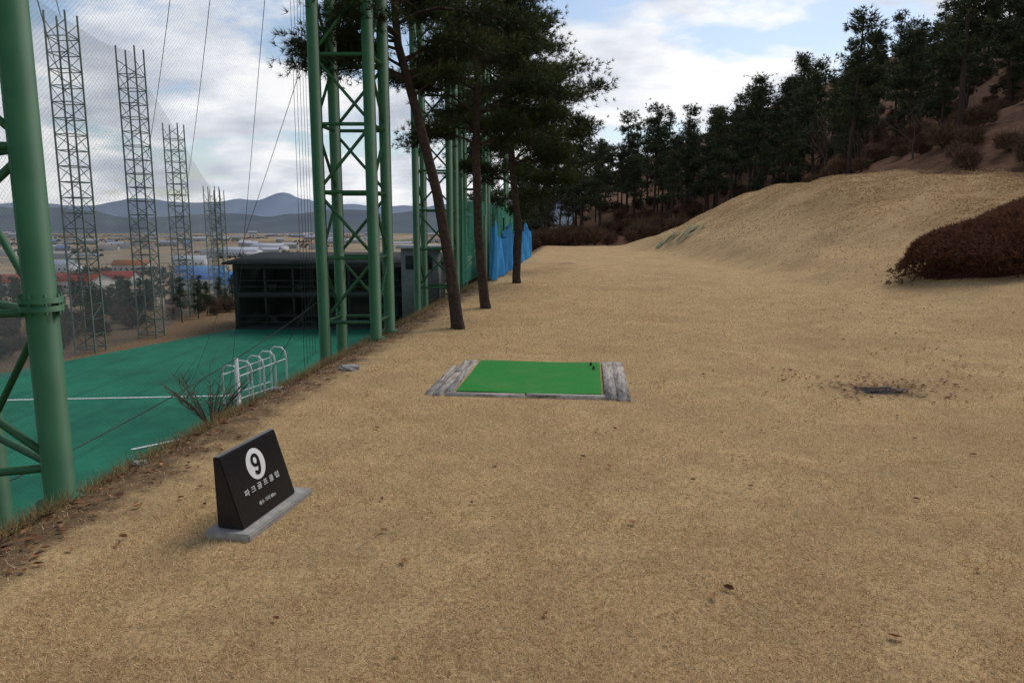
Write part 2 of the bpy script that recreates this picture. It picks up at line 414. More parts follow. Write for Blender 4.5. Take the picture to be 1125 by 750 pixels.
masts=[(-25.8,44,13.6,0),(-25,50,13.1,0),(-27.9,62,9.9,0),(-32.4,80,5.8,0),(-35,88,5.8,0)]
for (x,y,zt,_) in masts:
    s=1.2; l=[(x-s/2,y-s/2),(x+s/2,y-s/2),(x+s/2,y+s/2),(x-s/2,y+s/2)]
    lattice('lattice_mast',l,[Z(*p) for p in l],zt,.9,.055,.028,M_mast,4,4)

# ------------------------------------------------------------------ nets
def netsheet(name,fn,nu,nv,mat,U,Vv,parent=None):
    me=bpy.data.meshes.new(name); vs=[];fs=[];uv=[]
    for j in range(nv+1):
        for i in range(nu+1):
            vs.append(fn(i/nu,j/nv)); uv.append((i/nu*U,j/nv*Vv))
    for j in range(nv):
        for i in range(nu):
            a=j*(nu+1)+i; fs.append((a,a+1,a+nu+2,a+nu+1))
    me.from_pydata(vs,[],fs); me.materials.append(mat)
    ul=me.uv_layers.new(name='UVMap')
    for lp in me.loops: ul.data[lp.index].uv=uv[lp.vertex_index]
    for p in me.polygons: p.use_smooth=True
    o=bpy.data.objects.new(name,me); COL.objects.link(o)
    return o
M_net1=netmat('net_green_mesh',(.04,.08,.06),.030,.0013)
M_net2=netmat('net_grey_mesh',(.20,.22,.235),.06,.0085)
def net1(u,v):
    y=1+32*u; x=float(edge_x(y))-1.35+.05*math.sin(y*1.7+v*3)
    z0=Z(x,y)+.02
    return (x-.10*math.sin(math.pi*v),y,z0+(15-z0)*v)
netsheet('boundary_net',net1,80,12,M_net1,32,16)
mtop=[(-24,-6,19),(-25,20,18.5),(-25.8,44,13.5),(-25,50,12.9),(-27.9,62,9.8),(-32.4,80,5.7)]
def net2(u,v):
    k=u*(len(mtop)-1); i=min(int(k),len(mtop)-2); f=k-i
    p=[mtop[i][q]*(1-f)+mtop[i+1][q]*f for q in range(3)]
    sag=4*f*(1-f)*(.3 if i>1 else .6)
    zt=p[2]-sag; zb=max(Z(p[0],p[1]),-8)
    return (p[0]+.3*math.sin(k*9)*math.sin(3*v),p[1],zb+(zt-zb)*v)
netsheet('driving_range_net',net2,60,10,M_net2,110,20)

def cable(mb,a,b_,sag=0,r=.012,n=14):
    a=Vector(a);b_=Vector(b_); mb.tube([a.lerp(b_,i/n)-Vector((0,0,sag*4*(i/n)*(1-i/n))) for i in range(n+1)],r,4,cap=False)
M_cable=simple('steel_cable',(.05,.055,.055),(.03,.03,.03),3,.5)
mb=MB()
cable(mb,(-2.7,10.4,14.5),(-25,50,4),1.2); cable(mb,(-2.6,11,14.8),(-27.9,62,2),1.5)
cable(mb,(-3.6,4.2,14.5),(-25.8,44,13.4),1.5,.02); cable(mb,(-3.6,4.2,9),(-25.8,44,9),1,.015)
cable(mb,(-2.7,10.4,9),(-12,30,-5.9),.2,.006); cable(mb,(-2.7,10.4,4.2),(-14,30,-5.9),.3,.005)
cable(mb,(-2.7,10.5,.6),(-3.7,5,-.25),.12,.006); cable(mb,(-2.7,10.5,.9),(-10,24,-5.9),.2,.006)
for k_ in range(5):
    x=-3.15-.05*k_; y=11.2+.35*k_; cable(mb,(x,y,14),(x-.1,y,-.6),0,.0035)
mb.obj('support_cables',[M_cable])

# ------------------------------------------------------------------ driving range turf
m,nt,b=newmat('range_turf'); P=pos(nt); b.inputs['Specular IOR Level'].default_value=.1
c=ramp(nt,noise(nt,.25,7,P,.7),[(.34,(.010,.10,.060)),(.66,(.020,.18,.105))])
wv=N(nt,'ShaderNodeTexWave'); wv.inputs['Scale'].default_value=.12; nt.links.new(P,wv.inputs[0])
c=mix(nt,ramp(nt,wv.outputs['Fac'],[(.93,(0,0,0)),(1,(.45,.45,.45))]),c,(.01,.09,.055))
nt.links.new(c,b.inputs['Base Color'])
me=bpy.data.meshes.new('artificial_turf_field')
poly=[(-9.3,2),(-8,14),(-6.6,30),(-5.4,46),(-5,54.4),(-20.4,54.2),(-26.6,37),(-31,12),(-32,2)]
me.from_pydata([(x,y,-5.95) for x,y in poly],[],[tuple(range(len(poly)))[::-1]]); me.materials.append(m)
o=bpy.data.objects.new('artificial_turf_field',me); COL.objects.link(o)
if me.polygons[0].normal.z<0: me.flip_normals()
mb=MB()
def line(a,b_,w):
    a=Vector((*a,-5.93)); b_=Vector((*b_,-5.93)); d=(b_-a).normalized(); q=Vector((-d.y,d.x,0))*w/2
    mb.add([tuple(a-q),tuple(a+q),tuple(b_+q),tuple(b_-q)],[(0,3,2,1)])
line((-24,31.0),(-12.5,32.0),.16); line((-13,24),(-11.5,25.6),.14)
mb.obj('field_line_marking',[M_white])

fr=empty('hoop_frame',(-11.9,30.2,-5.95)); mb=MB()
D=Vector((1.4,3.4,0)).normalized(); Q=Vector((-D.y,D.x,0))
for i in range(5):
    o_=D*(i*.75); p=[]; hz=1+.05*i
    for w_,z_ in((-.45,0),(-.45,1.35),(-.38,1.6),(-.2,1.72),(.2,1.72),(.38,1.6),(.45,1.35),(.45,0)):
        p.append(o_+Q*w_+Vector((0,0,z_*hz)))
    mb.tube(p,.04,6)
for w_ in(-.45,.45):
    for z_ in(.35,1.3): mb.tube([Q*w_+Vector((0,0,z_)),D*3.0+Q*w_+Vector((0,0,z_*1.2))],.03,6)
mb.tube([Q*-.45-D*.1,Q*-.45-D*.1+Vector((0,0,2.1))],.08,8)
mb.obj('tube_hoops',[M_white],fr,True)

# ------------------------------------------------------------------ driving range building
bd=empty('driving_range_building',(-13,57,-6))
mb=MB(); W=15.0; Dp=8
mb.box((0,3.6,2.4),(W-.4,.3,4.8)); mb.box((-W/2+.15,0,2.4),(.25,7.0,4.8)); mb.box((W/2-.15,0,2.4),(.25,7.0,4.8))
for z_ in (.1,2.6): mb.box((0,0,z_),(W-.6,7.1,.22))
mb.obj('walls_and_floors',[M_dark],bd)
mb=MB()
mb.add([(-W/2-.5,-4.1,4.85),(W/2+.5,-4.1,4.85),(W/2+.5,4.3,5.3),(-W/2-.5,4.3,5.3),(-W/2-.5,-4.1,5.0),(W/2+.5,-4.1,5.0),(W/2+.5,4.3,5.45),(-W/2-.5,4.3,5.45)],
 [(0,3,2,1),(4,5,6,7),(0,1,5,4),(1,2,6,5),(2,3,7,6),(3,0,4,7)])
mb.obj('roof',[M_roofd],bd)
mb=MB()
for i in range(8):
    x=-W/2+.3+i*(W-.6)/7; mb.box((x,-3.45,2.45),(.16,.16,4.75))
for z_ in (.6,1.05,3.2,3.65): mb.box((0,-3.5,z_),(W-.5,.06,.06))
mb.box((0,-3.62,2.6),(W-.3,.1,.34)); mb.box((0,-3.62,4.65),(W-.3,.1,.26))
mb.obj('columns_and_railings',[simple('dark_steel_trim',(.03,.037,.035),(.02,.025,.024),2)],bd)
mb=MB()
for i in range(7):
    for z_ in(1.0,3.5): 
        x=-W/2+1.3+i*2.05; mb.box((x,.8,z_),(.05,1.6,1.3)); mb.box((x+.8,-1,z_-.55),(.5,.4,.5))
mb.obj('bay_dividers',[simple('bay_grey',(.05,.055,.055))],bd)
bt=empty('control_booth',(-6.2,50,-3.4)); mb=MB(); mb.box((0,0,1.2),(2.4,2.4,4.6)); mb.obj('walls',[simple('booth_grey',(.16,.17,.16))],bt)
mb=MB(); mb.box((0,0,3.62),(3.0,3.0,.2)); mb.obj('roof',[simple('booth_roof',(.5,.5,.47))],bt)
mb=MB(); mb.box((0,-1.22,2.6),(1.8,.06,.9)); mb.obj('window',[M_dark],bt)

# ------------------------------------------------------------------ pines
def needles(mb,C,Dr,n,length,width,mat,tint):
    k=len(C)
    C=np.repeat(C,n,0); Dr=np.repeat(Dr,n,0); tint=np.repeat(tint,n)
    d=Dr*.55+rng.normal(0,.55,(k*n,3)); d/=np.linalg.norm(d,axis=1)[:,None]+1e-9
    s=np.cross(d,rng.normal(0,1,(k*n,3))); s/=np.linalg.norm(s,axis=1)[:,None]+1e-9
    Ln=length*rng.uniform(.6,1.15,(k*n,1)); w=width*.5
    st=C+d*Ln*.05
    V=np.stack([st-s*w,st+s*w,C+d*Ln],1).reshape(-1,3)
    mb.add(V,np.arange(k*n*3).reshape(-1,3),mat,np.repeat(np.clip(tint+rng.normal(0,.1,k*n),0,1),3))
def pine(mb,trunk,z0,nl,lmax,pads,tufts,npt,nlen,nwid,pad_s,extra=[],seg=10,lr=.03,shape=None,up=.25):
    tp=np.array(trunk,float)
    mb.tube([tuple(p[:3]) for p in tp],list(tp[:,3]),seg,0)
    zt=tp[-1,2]
    limbs=[]
    for i in range(nl):
        f=(i+random.random())/nl; z=z0+(zt-z0)*f
        prof=shape(f) if shape else (1-.75*f)*(.7+.3*math.sin(f*9))
        limbs.append((z,random.random()*6.283+i*2.4,lmax*max(prof,.12)*random.uniform(.6,1.1),random.uniform(-.1,.3)+up*f))
    limbs+=extra
    C=[];Dd=[];Tt=[]
    for z,az,ln,rise in limbs:
        p0=np.array([np.interp(z,tp[:,2],tp[:,q]) for q in range(3)])
        dh=np.array([math.cos(az),math.sin(az),0])
        pts_=[];n=6; wob=random.uniform(-.3,.3); perp=np.array([-dh[1],dh[0],0])
        for i in range(n+1):
            t=i/n; pts_.append(p0+dh*ln*t+perp*wob*ln*t*t*.6+np.array([0,0,ln*(rise*t+.12*math.sin(t*4+wob*5))]))
        rr=lr*(.5+.5*ln/lmax)
        mb.tube([tuple(p) for p in pts_],[rr*(1-.8*i/n) for i in range(n+1)],5,0,cap=False)
        np_=max(2,int(pads*ln/lmax+.5))
        for j in range(np_):
            t=.3+.7*(j+random.random()*.6)/np_; t=min(t,1)
            k=t*n; i0=min(int(k),n-1); q=pts_[i0]*(1-(k-i0))+pts_[i0+1]*(k-i0)
            side=random.choice((-1,1))*random.uniform(.05,.4)*ln*(1.1-t)
            c=q+perp*side+dh*abs(side)*.5+np.array([0,0,random.uniform(0,.12)*pad_s*2])
            mb.tube([tuple(q),tuple((q+c)/2+np.array([0,0,.02])),tuple(c)],[rr*.35,rr*.25,rr*.1],4,0,cap=False)
            s=pad_s*random.uniform(.6,1.25)
            nt_=int(tufts*random.uniform(.7,1.3))
            off=rng.normal(0,1,(nt_,3))*np.array([s,s,s*.42])
            C.append(c+off); dd=off/(np.linalg.norm(off,axis=1)[:,None]+1e-6)+np.array([0,0,.7])+dh*.3
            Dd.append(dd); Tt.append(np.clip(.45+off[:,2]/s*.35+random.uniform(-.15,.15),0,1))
    needles(mb,np.concatenate(C),np.concatenate(Dd),npt,nlen,nwid,1,np.concatenate(Tt))

def fullness(f): return (.75+.35*math.sin(f*3.1+.3))*(1-.6*f*f)
mb=MB(); g0=Z(-.86,11.5)
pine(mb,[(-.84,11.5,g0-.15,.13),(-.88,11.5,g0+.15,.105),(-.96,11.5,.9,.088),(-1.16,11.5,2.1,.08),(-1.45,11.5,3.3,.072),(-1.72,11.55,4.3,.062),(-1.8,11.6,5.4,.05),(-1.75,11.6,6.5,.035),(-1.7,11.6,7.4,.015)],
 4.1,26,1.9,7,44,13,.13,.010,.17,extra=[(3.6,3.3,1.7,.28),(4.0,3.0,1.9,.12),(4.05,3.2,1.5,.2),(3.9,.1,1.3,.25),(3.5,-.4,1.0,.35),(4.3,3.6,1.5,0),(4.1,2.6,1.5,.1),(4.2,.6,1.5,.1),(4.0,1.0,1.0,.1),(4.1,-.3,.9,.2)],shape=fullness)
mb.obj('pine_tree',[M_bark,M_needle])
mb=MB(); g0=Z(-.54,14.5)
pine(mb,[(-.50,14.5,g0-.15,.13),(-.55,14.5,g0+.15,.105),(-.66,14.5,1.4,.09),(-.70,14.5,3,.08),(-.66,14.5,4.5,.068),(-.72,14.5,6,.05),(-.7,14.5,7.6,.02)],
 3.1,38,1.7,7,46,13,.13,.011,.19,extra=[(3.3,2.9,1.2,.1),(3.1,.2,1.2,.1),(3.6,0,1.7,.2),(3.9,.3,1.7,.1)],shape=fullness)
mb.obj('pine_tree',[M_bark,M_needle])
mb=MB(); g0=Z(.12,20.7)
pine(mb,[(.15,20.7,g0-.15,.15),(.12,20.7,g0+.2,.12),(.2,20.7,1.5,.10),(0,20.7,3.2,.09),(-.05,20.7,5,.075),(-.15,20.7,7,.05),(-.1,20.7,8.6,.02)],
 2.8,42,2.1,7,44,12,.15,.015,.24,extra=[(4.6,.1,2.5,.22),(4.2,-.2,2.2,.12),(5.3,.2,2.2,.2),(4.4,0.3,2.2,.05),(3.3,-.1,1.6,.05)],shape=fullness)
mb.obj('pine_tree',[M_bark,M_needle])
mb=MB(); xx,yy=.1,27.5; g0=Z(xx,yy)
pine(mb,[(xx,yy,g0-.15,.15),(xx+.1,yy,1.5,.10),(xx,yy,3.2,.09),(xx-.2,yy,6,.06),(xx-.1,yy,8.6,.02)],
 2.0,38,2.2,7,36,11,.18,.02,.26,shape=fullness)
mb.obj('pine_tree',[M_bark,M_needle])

protos=[]
for i in range(6):
    mb=MB(); hgt=9+random.random()*2; lean=random.uniform(-.6,.6)
    pine(mb,[(0,0,-.4,.16),(.05,0,1.5,.13),(lean*.4,.1,hgt*.4,.11),(lean,.1,hgt*.75,.07),(lean*1.1,0,hgt,.02)],
      hgt*random.uniform(.22,.52),24,2.6,6,17,7,.36,.06,.34,seg=6,lr=.05,shape=lambda f:(1-.8*f)*(.75+.35*math.sin(f*13+i)),up=.2)
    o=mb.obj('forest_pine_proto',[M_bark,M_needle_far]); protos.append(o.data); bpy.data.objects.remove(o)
shr=[]
M_twig=tinted('bare_brush',[(0,(.06,.035,.024)),(.5,(.135,.08,.05)),(1,(.25,.16,.095))],.9)
for i in range(3):
    mb=MB(); k=420
    az=rng.random(k)*6.283; t=rng.uniform(.1,1,k); hh=rng.uniform(.3,2.2,k)
    base=np.stack([np.cos(az)*t*.9,np.sin(az)*t*.9,hh*.55],-1); dd=np.stack([np.cos(az)*.5,np.sin(az)*.5,np.full(k,1.3)],-1)
    needles(mb,base,dd,6,.75,.03,0,rng.random(k))
    for j in range(9):
        a=j*.7; mb.tube([(0,0,-.2),(.3*math.cos(a),.3*math.sin(a),.8),(.8*math.cos(a),.8*math.sin(a),2.0)],[.03,.02,.008],4,0,cap=False)
    o=mb.obj('brush_proto',[M_twig]); shr.append(o.data); bpy.data.objects.remove(o)
bare_=[]
for i in range(2):
    mb=MB()
    def grow(p,d,L_,r_,dep):
        q=p+d*L_; mid=p.lerp(q,.5)+Vector((random.gauss(0,.04),random.gauss(0,.04),0))*L_
        mb.tube([p,mid,q],[r_,r_*.8,r_*.6],5 if dep<2 else 3,0,cap=False)
        if dep<5:
            for k_ in range(3 if dep<3 else 2):
                nd_=(d+Vector((random.gauss(0,.5),random.gauss(0,.5),random.uniform(-.1,.35)))).normalized()
                grow(p.lerp(q,random.uniform(.6,1)),nd_,L_*random.uniform(.6,.8),r_*.55,dep+1)
    grow(Vector((0,0,-.2)),Vector((0,0,1)),2.4,.10,0)
    o=mb.obj('bare_proto',[simple('bare_bark',(.10,.075,.06),(.065,.05,.04))]); bare_.append(o.data); bpy.data.objects.remove(o)
def scatter(parent,pts,datas,name,s0,s1):
    for (x,y) in pts:
        o=bpy.data.objects.new(name,random.choice(datas)); COL.objects.link(o); o.parent=parent
        s=random.uniform(s0,s1); o.location=(x,y,Z(x,y)); o.scale=(s*random.uniform(.85,1.2),s*random.uniform(.85,1.2),s); o.rotation_euler=(0,0,random.random()*6.28)
F_=empty('pine_forest')
def poisson(n,fx,mind,exist):
    out=[]
    for _ in range(n):
        p=fx()
        if p is None: continue
        if all((p[0]-q[0])**2+(p[1]-q[1])**2>mind*mind for q in exist): exist.append(p); out.append(p)
    return out
ex=[]
def hillp():
    y=random.uniform(18,105); x=random.uniform(16,80)
    if x<float(foot_x(y))+12.5+ (4 if y<40 else 0) or x>y*.95+8: return None
    return (x,y)
def farp():
    y=random.uniform(66,105); x=random.uniform(float(edge_x(y))-3,30)
    return (x,y)
scatter(F_,poisson(1000,hillp,3.8,ex),protos,'forest_tree',.6,1.25)
scatter(F_,poisson(450,farp,3.2,ex),protos,'forest_tree',.55,1.12)
def leftslope():
    y=random.uniform(42,66); x=float(edge_x(y))-random.uniform(.8,4); return (x,y)
scatter(F_,poisson(40,leftslope,2.2,ex),protos,'forest_tree',.5,.75)
D_=empty('bare_tree_stand')
def bt_():
    y=random.uniform(66,92); x=random.uniform(2,34); return (x,y)
scatter(D_,poisson(32,bt_,2.8,[]),bare_,'bare_tree',.7,1.2)
def bt2():
    y=random.uniform(28,58); x=float(foot_x(y))+random.uniform(12.5,20); return (x,y)
scatter(D_,poisson(10,bt2,3,[]),bare_,'bare_tree',.5,.9)
B_=empty('bare_brush_undergrowth'); ex2=[]
def br():
    y=random.uniform(18,100); x=random.uniform(10,75); d=x-float(foot_x(y))
    if y<60 and d<12: return None
    if y>=58 and (y<62): return None
    if x>y*.95+6: return None
    return (x,y)
scatter(B_,poisson(1100,br,1.6,ex2),shr,'brush',.3,.85)
def br2():
    y=random.uniform(61,70); return (random.uniform(float(edge_x(y))-2,16),y)
scatter(B_,poisson(220,br2,1.1,ex2),shr,'brush',.5,1.0)
def br3():
    y=random.uniform(26,60); return (float(edge_x(y))-random.uniform(.6,4),y)
scatter(B_,poisson(90,br3,1.2,ex2),shr,'brush',.35,.7)
G_=empty('valley_tree_belt'); ex3=[]
def vt():
    y=random.uniform(56,95); x=-random.uniform(.36,.80)*y
    return (x,y)
scatter(G_,[p for p in poisson(280,vt,2.3,ex3) if not(p[0]>-25 and p[1]<64)],protos,'belt_tree',.19,.37)
def vt2():
    y=random.uniform(38,56); x=-28.5-random.uniform(0,10); return (x,y)
scatter(G_,poisson(34,vt2,2.3,ex3),protos,'belt_tree',.20,.34)
def vt3():
    y=random.uniform(64,95); x=-random.uniform(.05,.32)*y; return (x,y)
scatter(G_,poisson(60,vt3,2.5,ex3),protos,'belt_tree',.22,.38)
def vb_():
    y=random.uniform(40,80); x=-random.uniform(.36,.80)*y
    return (x,y) if x<-28 or y>60 else None
scatter(G_,poisson(220,vb_,1.6,[]),shr,'belt_brush',.4,.8)

# ------------------------------------------------------------------ rounded bush
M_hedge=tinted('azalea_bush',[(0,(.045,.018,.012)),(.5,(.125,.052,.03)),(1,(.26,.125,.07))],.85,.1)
mb=MB(); k=20000
ph=rng.random(k)*6.283; ct=rng.random(k)**.7; st=np.sqrt(1-ct**2)
rad=rng.uniform(.9,1.03,k)+.06*np.sin(ph*5)+.05*np.sin(ct*9+ph*3)
bxs,bys,bzs=3.7,2.3,1.15; cx,cy=13.1,17.2
dx=np.cos(ph)*st;dy=np.sin(ph)*st
xx=cx+dx*bxs*rad; yy=cy+dy*bys*rad; zz=zf(xx,yy)-.05+ct**.6*bzs*rad*.95
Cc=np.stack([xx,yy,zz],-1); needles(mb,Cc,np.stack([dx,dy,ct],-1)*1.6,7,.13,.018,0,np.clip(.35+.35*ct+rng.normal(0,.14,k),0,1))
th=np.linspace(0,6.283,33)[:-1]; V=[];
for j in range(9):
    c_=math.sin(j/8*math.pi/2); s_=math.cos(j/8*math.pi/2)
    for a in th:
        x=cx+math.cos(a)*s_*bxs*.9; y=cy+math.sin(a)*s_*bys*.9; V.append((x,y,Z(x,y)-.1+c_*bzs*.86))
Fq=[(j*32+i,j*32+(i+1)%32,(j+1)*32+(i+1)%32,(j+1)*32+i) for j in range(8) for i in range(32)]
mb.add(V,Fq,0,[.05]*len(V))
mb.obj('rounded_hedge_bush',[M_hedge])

# short dry grass on the bank, fading in from the foot
k=110000; wy=12+48*rng.random(k); dd_=12.5*rng.random(k); wx=foot_x(wy)+dd_
dens=.5+.5*np.sin(wx*.8+1.5*np.sin(wy*.35))*np.sin(wy*.5-wx*.3)
kk=rng.random(k)<(.15+.6*dens)*ss(0,7,dd_)*ss(12,24,wy); wx=wx[kk]; wy=wy[kk]; dens=dens[kk]
wz=zf(wx,wy); mb=MB(); needles(mb,np.stack([wx,wy,wz-.01],-1),np.tile([0,0,.5],(len(wx),1)),4,.075,.026,0,np.clip(rng.normal(.6,.15,len(wx))-.2*dens,0,1))
mb.obj('bank_grass',[tinted('bank_grass_blades',[(0,(.30,.20,.10)),(.5,(.52,.355,.18)),(1,(.68,.50,.28))],.9,.15)])

# ------------------------------------------------------------------ blue tarp fence
M_tarp=simple('blue_tarp',(.03,.36,.80),(.02,.24,.60),3,.5,spec=.4)
tf=empty('blue_tarp_fence'); mb=MB(); V=[];nu,nv=200,10
for j in range(nv+1):
    for i in range(nu+1):
        y=21.5+17*i/nu; u=i/nu*13; x=float(edge_x(y))+.12+.14*math.sin(u*5+j*.15)*(1-.3*j/nv)+.06*math.sin(u*13)
        top=1.75-.6*abs(math.sin(u*.8))**.7
        V.append((x,y,Z(x,y)+.02+(top)*j/nv))
mb.add(V,[(j*(nu+1)+i,j*(nu+1)+i+1,(j+1)*(nu+1)+i+1,(j+1)*(nu+1)+i) for j in range(nv) for i in range(nu)])
mb.obj('tarp_sheet',[M_tarp],tf,True)
mb=MB()
for i in range(7):
    y=21.5+i*2.83; x=float(edge_x(y))-.08; mb.tube([(x,y,Z(x,y)-.2),(x,y,Z(x,y)+1.9)],.03,8)
mb.obj('posts',[M_steel],tf)
def gscreen(u,v):
    y=20+16*u; x=float(edge_x(y))-.45+.06*math.sin(y*4); return(x,y,Z(x,y)+.2+2.3*v)
netsheet('green_screen_net',gscreen,40,4,netmat('dense_green_net',(.03,.24,.16),.05,.020),16,2.3)

mb=MB()
for s_ in range(70):
    x=9.2+2.0*random.random(); y=42+5*random.random(); L_=random.uniform(.1,.4); a=random.uniform(.2,1.2)
    P4=[]
    for (u,v) in((-1,-.25),(1,-.2),(1,.25),(-1,.2)):
        X_=x+L_*u*math.cos(a)-L_*v*math.sin(a); Y_=y+L_*u*math.sin(a)+L_*v*math.cos(a); P4.append((X_,Y_,Z(X_,Y_)+.07+.03*random.random()))
    mb.add(P4,[(0,1,2,3)])
mb.obj('erosion_netting',[simple('green_netting',(.05,.17,.09),(.16,.16,.08),2)])
def rock(name,x,y,s):
    bm=bmesh.new(); bmesh.ops.create_icosphere(bm,subdivisions=3,radius=1)
    for v in bm.verts:
        q=v.co; f=1+.18*math.sin(q.x*3+x)*math.cos(q.y*4)+.1*math.sin(q.z*7+q.x*5); v.co=Vector((q.x*s*1.3*f,q.y*s*f,q.z*s*.6*f))
    me=bpy.data.meshes.new(name); bm.to_mesh(me); bm.free(); me.materials.append(M_concrete)
    o=bpy.data.objects.new(name,me); COL.objects.link(o); o.location=(x,y,Z(x,y)+s*.2)
rock('stone',-1.83,8.05,.08); rock('stone',-2.35,7.2,.05); rock('stone',-2.6,4.9,.04)
mb=MB()
for i in range(34):
    a=random.random()*6.28; L_=random.uniform(.3,.7); p=Vector((-2.85,6.7,Z(-2.85,6.7))); q=p+Vector((math.cos(a)*L_*.7,math.sin(a)*L_*.7,L_*.85))
    md=p.lerp(q,.5)+Vector((0,0,.05)); mb.tube([p,md,q],[.006,.004,.0015],4,0,cap=False)
    for j in range(4):
        s_=p.lerp(q,random.uniform(.4,.9)); mb.tube([s_,s_+Vector((random.uniform(-.2,.2),random.uniform(-.2,.2),random.uniform(.05,.2)))],[.003,.001],4,0,cap=False)
mb.obj('bare_twig_shrub',[simple('twig',(.11,.085,.06))])
k=3200; wy=2.2+20*rng.random(k)**1.4; wx=edge_x(wy)-.15-np.abs(rng.normal(0,.5,k)); wz=zf(wx,wy)
mb=MB(); needles(mb,np.stack([wx,wy,wz],-1),np.tile([0,0,1.6],(k,1)),7,.13,.005,0,rng.random(k)*.85)
mb.obj('dry_weeds',[tinted('weeds',[(0,(.14,.09,.045)),(.6,(.36,.25,.12)),(1,(.20,.22,.08))],.8,.2)])

# ------------------------------------------------------------------ valley
def house(name,x,y,w,d,h,rh,roofc,wallc,rot=0):
    e=empty(name,(x,y,Z(x,y)-.3)); e.rotation_euler=(0,0,rot)
    mb=MB(); mb.box((0,0,h/2),(w,d,h)); mb.add([(-w/2,-d/2,h),(-w/2,d/2,h),(-w/2,0,h+rh),(w/2,-d/2,h),(w/2,d/2,h),(w/2,0,h+rh)],[(0,2,1),(3,4,5)])
    mb.obj('walls',[simple('wall',wallc)],e)
    mb=MB(); o_=.5; t=.18
    for s in(-1,1):
        mb.add([(-w/2-o_,s*(d/2+o_),h-rh*o_/(d/2)+.05),(w/2+o_,s*(d/2+o_),h-rh*o_/(d/2)+.05),(w/2+o_,0,h+rh+.05),(-w/2-o_,0,h+rh+.05),
                (-w/2-o_,s*(d/2+o_),h-rh*o_/(d/2)+t),(w/2+o_,s*(d/2+o_),h-rh*o_/(d/2)+t),(w/2+o_,0,h+rh+t+.05),(-w/2-o_,0,h+rh+t+.05)],
               [(0,1,2,3),(4,7,6,5),(0,4,5,1),(0,3,7,4),(1,5,6,2)])
    mb.obj('roof',[simple('roof',roofc)],e)
    mb=MB()
    n_=max(2,int(w/3))
    for i in range(n_): mb.box((-w/2+(i+.5)*w/n_,-d/2-.02,h*.55),(1.1,.06,1.1))
    mb.obj('windows',[M_dark],e)
RED=(.36,.06,.035); BLU=(.06,.20,.52)
for (nm,px_,yy,w_,d_,h_,rc,wc) in [
 ('red_roof_house',-.60,300,26,14,5,RED,(.5,.47,.42)),('red_roof_house',-.665,292,20,12,5,(.40,.09,.045),(.45,.42,.4)),
 ('red_roof_house',-.54,330,16,12,4,RED,(.5,.5,.45)),
 ('blue_roof_house',-.40,310,28,14,5,BLU,(.6,.6,.6)),('blue_roof_house',-.425,355,22,12,5,(.10,.28,.55),(.5,.5,.5)),
 ('blue_roof_house',-.375,290,16,12,4.5,(.06,.20,.48),(.55,.55,.55)),
 ('warehouse',-.37,640,34,14,6,(.62,.64,.68),(.62,.62,.64)),('warehouse',-.44,480,20,12,5,(.55,.57,.6),(.6,.6,.62)),
 ('warehouse',-.33,780,36,16,6,(.65,.66,.7),(.6,.6,.6)),('warehouse',-.62,420,20,12,5,(.45,.5,.55),(.6,.6,.6)),
 ('orange_roof_house',-.52,420,18,10,5,(.45,.16,.06),(.5,.48,.42)),
 ('orange_roof_house',-.30,380,14,9,4,(.38,.10,.05),(.5,.48,.42))]:
    house(nm,px_*yy,yy,w_,d_,h_,2.6,rc,wc,random.uniform(-.3,.3))
mb=MB()
for i in range(95):
    y=random.uniform(480,2400); x=-random.uniform(.1,.78)*y+random.gauss(0,15); s=random.uniform(4,9)*(1+y/2500); hh=random.uniform(2.5,4.5)*(1+y/3000); z=Z(x,y); t=random.random(); a=random.uniform(-.4,.4); ca,sa=math.cos(a),math.sin(a)
    L8=[(-s,-s*.5,-.3),(s,-s*.5,-.3),(s,s*.5,-.3),(-s,s*.5,-.3),(-s,-s*.5,hh),(s,-s*.5,hh),(s,s*.5,hh),(-s,s*.5,hh),(-s,0,hh*1.5),(s,0,hh*1.5)]
    V=[(x+p[0]*ca-p[1]*sa,y+p[0]*sa+p[1]*ca,z+p[2]) for p in L8]
    mb.add(V,[(0,1,5,4),(1,2,6,5),(2,3,7,6),(3,0,4,7)],0,[t]*10); mb.add(V,[(4,5,9,8),(6,7,8,9)],1,[t]*10)
mb.obj('distant_village',[tinted('village_walls',[(0,(.24,.23,.22)),(1,(.45,.44,.42))],.8),tinted('village_roofs',[(0,(.14,.21,.34)),(.3,(.26,.27,.28)),(.55,(.42,.43,.45)),(.75,(.28,.15,.10)),(1,(.20,.22,.22))],.7)])
gh=MB()
for i in range(30):
    y=random.uniform(480,2300); x=-random.uniform(.12,.75)*y; L_=random.uniform(12,26)*(1+y/1100); z=Z(x,y)
    V=[]
    for q in range(7):
        a=math.pi*q/6; V.append((x-L_/2,y+math.cos(a)*4,z+math.sin(a)*2.6)); V.append((x+L_/2,y+math.cos(a)*4,z+math.sin(a)*2.6))
    gh.add(V,[(2*q,2*q+1,2*q+3,2*q+2) for q in range(6)],0,[random.random()]*14)
gh.obj('greenhouses',[tinted('greenhouse_film',[(0,(.22,.24,.26)),(.6,(.32,.35,.39)),(1,(.52,.54,.56))],.6)])
tb=MB(); k=12000; ty=rng.uniform(200,2200,k); tx=-rng.uniform(-.1,.8,k)*ty
lane=np.sin(ty*.023+tx*.006)+np.sin(tx*.03+ty*.004); kk=lane>.85; tx=tx[kk];ty=ty[kk]; tz=zf(tx,ty)+1.0
needles(tb,np.stack([tx,ty,tz],-1),np.tile([0,0,.2],(len(tx),1)),8,3.2,1.8,0,rng.random(len(tx)))
tb.obj('distant_tree_lines',[tinted('distant_trees',[(0,(.06,.065,.055)),(1,(.16,.14,.11))],.9)])
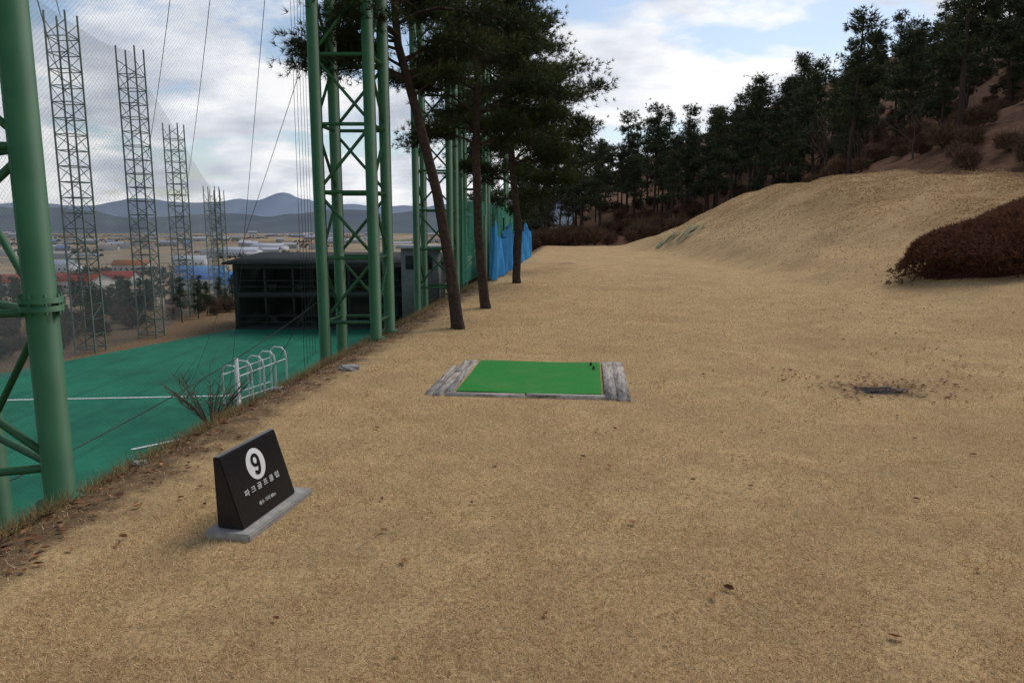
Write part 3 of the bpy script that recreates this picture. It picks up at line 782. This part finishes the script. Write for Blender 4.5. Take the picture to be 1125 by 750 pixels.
def ridge(name,Yd,base,prof,col1,col2,seed):
    r_=np.random.default_rng(seed); n=260; x=np.linspace(-1.2*Yd,1.0*Yd,n)
    px=562.5+800*x/Yd
    hgt=np.interp(px,[p[0] for p in prof],[p[1] for p in prof])*Yd/800
    nz=sum(np.interp(x,np.linspace(x[0],x[-1],int(m_)),r_.normal(0,1,int(m_)))*a for m_,a in((30,.09),(70,.05),(160,.025)))
    hgt=np.maximum(hgt*(1+nz),5)
    mb=MB(); rows=6; V=[]
    for j in range(rows):
        f=j/(rows-1)
        jit=np.interp(x,np.linspace(x[0],x[-1],90),r_.normal(0,1,90))
        for i in range(n): V.append((x[i],Yd-(1-f)*Yd*.18+jit[i]*Yd*.004*(1-f),base+hgt[i]*f**1.1*(1+(jit[i]*.07 if 0<j<rows-1 else 0))))
    mb.add(V,[(j*n+i,j*n+i+1,(j+1)*n+i+1,(j+1)*n+i) for j in range(rows-1) for i in range(n-1)])
    mb.obj(name,[simple(name+'_forest',col1,col2,.004,1,spec=0)],smooth=True)  # blue-grey distance haze is painted into the ridge colours
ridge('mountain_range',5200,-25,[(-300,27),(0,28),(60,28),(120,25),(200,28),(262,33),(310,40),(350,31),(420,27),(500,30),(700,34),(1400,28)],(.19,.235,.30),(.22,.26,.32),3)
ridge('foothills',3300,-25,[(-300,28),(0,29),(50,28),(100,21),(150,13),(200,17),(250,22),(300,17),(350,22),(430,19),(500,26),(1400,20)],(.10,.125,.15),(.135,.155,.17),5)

# ------------------------------------------------------------------ world, sun, camera
w=bpy.data.worlds.new('World'); scene.world=w; w.use_nodes=True; nt=w.node_tree
for n in list(nt.nodes): nt.nodes.remove(n)
SE,SA=math.radians(50),math.radians(40)
sky=N(nt,'ShaderNodeTexSky',sky_type='NISHITA'); sky.sun_disc=False; sky.sun_elevation=SE; sky.sun_rotation=SA
bg1=N(nt,'ShaderNodeBackground'); bg1.inputs[1].default_value=.13; nt.links.new(sky.outputs[0],bg1.inputs[0])
tc=N(nt,'ShaderNodeTexCoord').outputs['Generated']; sp_=N(nt,'ShaderNodeSeparateXYZ'); nt.links.new(tc,sp_.inputs[0])
zz_=math_(nt,'ADD',math_(nt,'MAXIMUM',sp_.outputs[2],0),.26)
cb=N(nt,'ShaderNodeCombineXYZ'); nt.links.new(math_(nt,'DIVIDE',sp_.outputs[0],zz_),cb.inputs[0]); nt.links.new(math_(nt,'DIVIDE',sp_.outputs[1],zz_),cb.inputs[1])
mpn=N(nt,'ShaderNodeMapping'); mpn.inputs['Location'].default_value=(2.1,7.4,0); mpn.inputs['Scale'].default_value=(1.1,1.25,1); nt.links.new(cb.outputs[0],mpn.inputs[0])
cn=noise(nt,1.0,9,mpn.outputs[0],.55)
cov=math_(nt,'SUBTRACT',cn,math_(nt,'MULTIPLY',sp_.outputs[2],.28))
mask=ramp(nt,cov,[(.385,(.10,.10,.10)),(.44,(1,1,1))])
cn2=noise(nt,1.6,8,mpn.outputs[0],.55)
ccol=ramp(nt,cn2,[(.36,(.52,.56,.65)),(.47,(.74,.77,.83)),(.56,(.97,.97,.98))])
bg2=N(nt,'ShaderNodeBackground'); bg2.inputs[1].default_value=1.08; nt.links.new(ccol,bg2.inputs[0])
mx=N(nt,'ShaderNodeMixShader'); nt.links.new(mask,mx.inputs[0]); nt.links.new(bg1.outputs[0],mx.inputs[1]); nt.links.new(bg2.outputs[0],mx.inputs[2])
out=N(nt,'ShaderNodeOutputWorld'); nt.links.new(mx.outputs[0],out.inputs[0])
sl=bpy.data.lights.new('sun','SUN'); sl.energy=2.1; sl.angle=math.radians(28); sl.color=(1,.955,.89)
so=bpy.data.objects.new('sun',sl); COL.objects.link(so)
d=Vector((math.sin(SA)*math.cos(SE),math.cos(SA)*math.cos(SE),math.sin(SE))); so.rotation_euler=d.to_track_quat('Z','Y').to_euler()
cd=bpy.data.cameras.new('camera'); cd.lens=25.6; cd.sensor_width=36; cd.clip_start=.05; cd.clip_end=20000
co=bpy.data.objects.new('camera',cd); COL.objects.link(co); co.location=(0,0,1.6); co.rotation_euler=(math.radians(81),0,0)
scene.camera=co
scene.view_settings.view_transform='Standard'; scene.view_settings.look='None'; scene.view_settings.exposure=0
print('objs',len(bpy.data.objects), 'z0',Z(0,0))
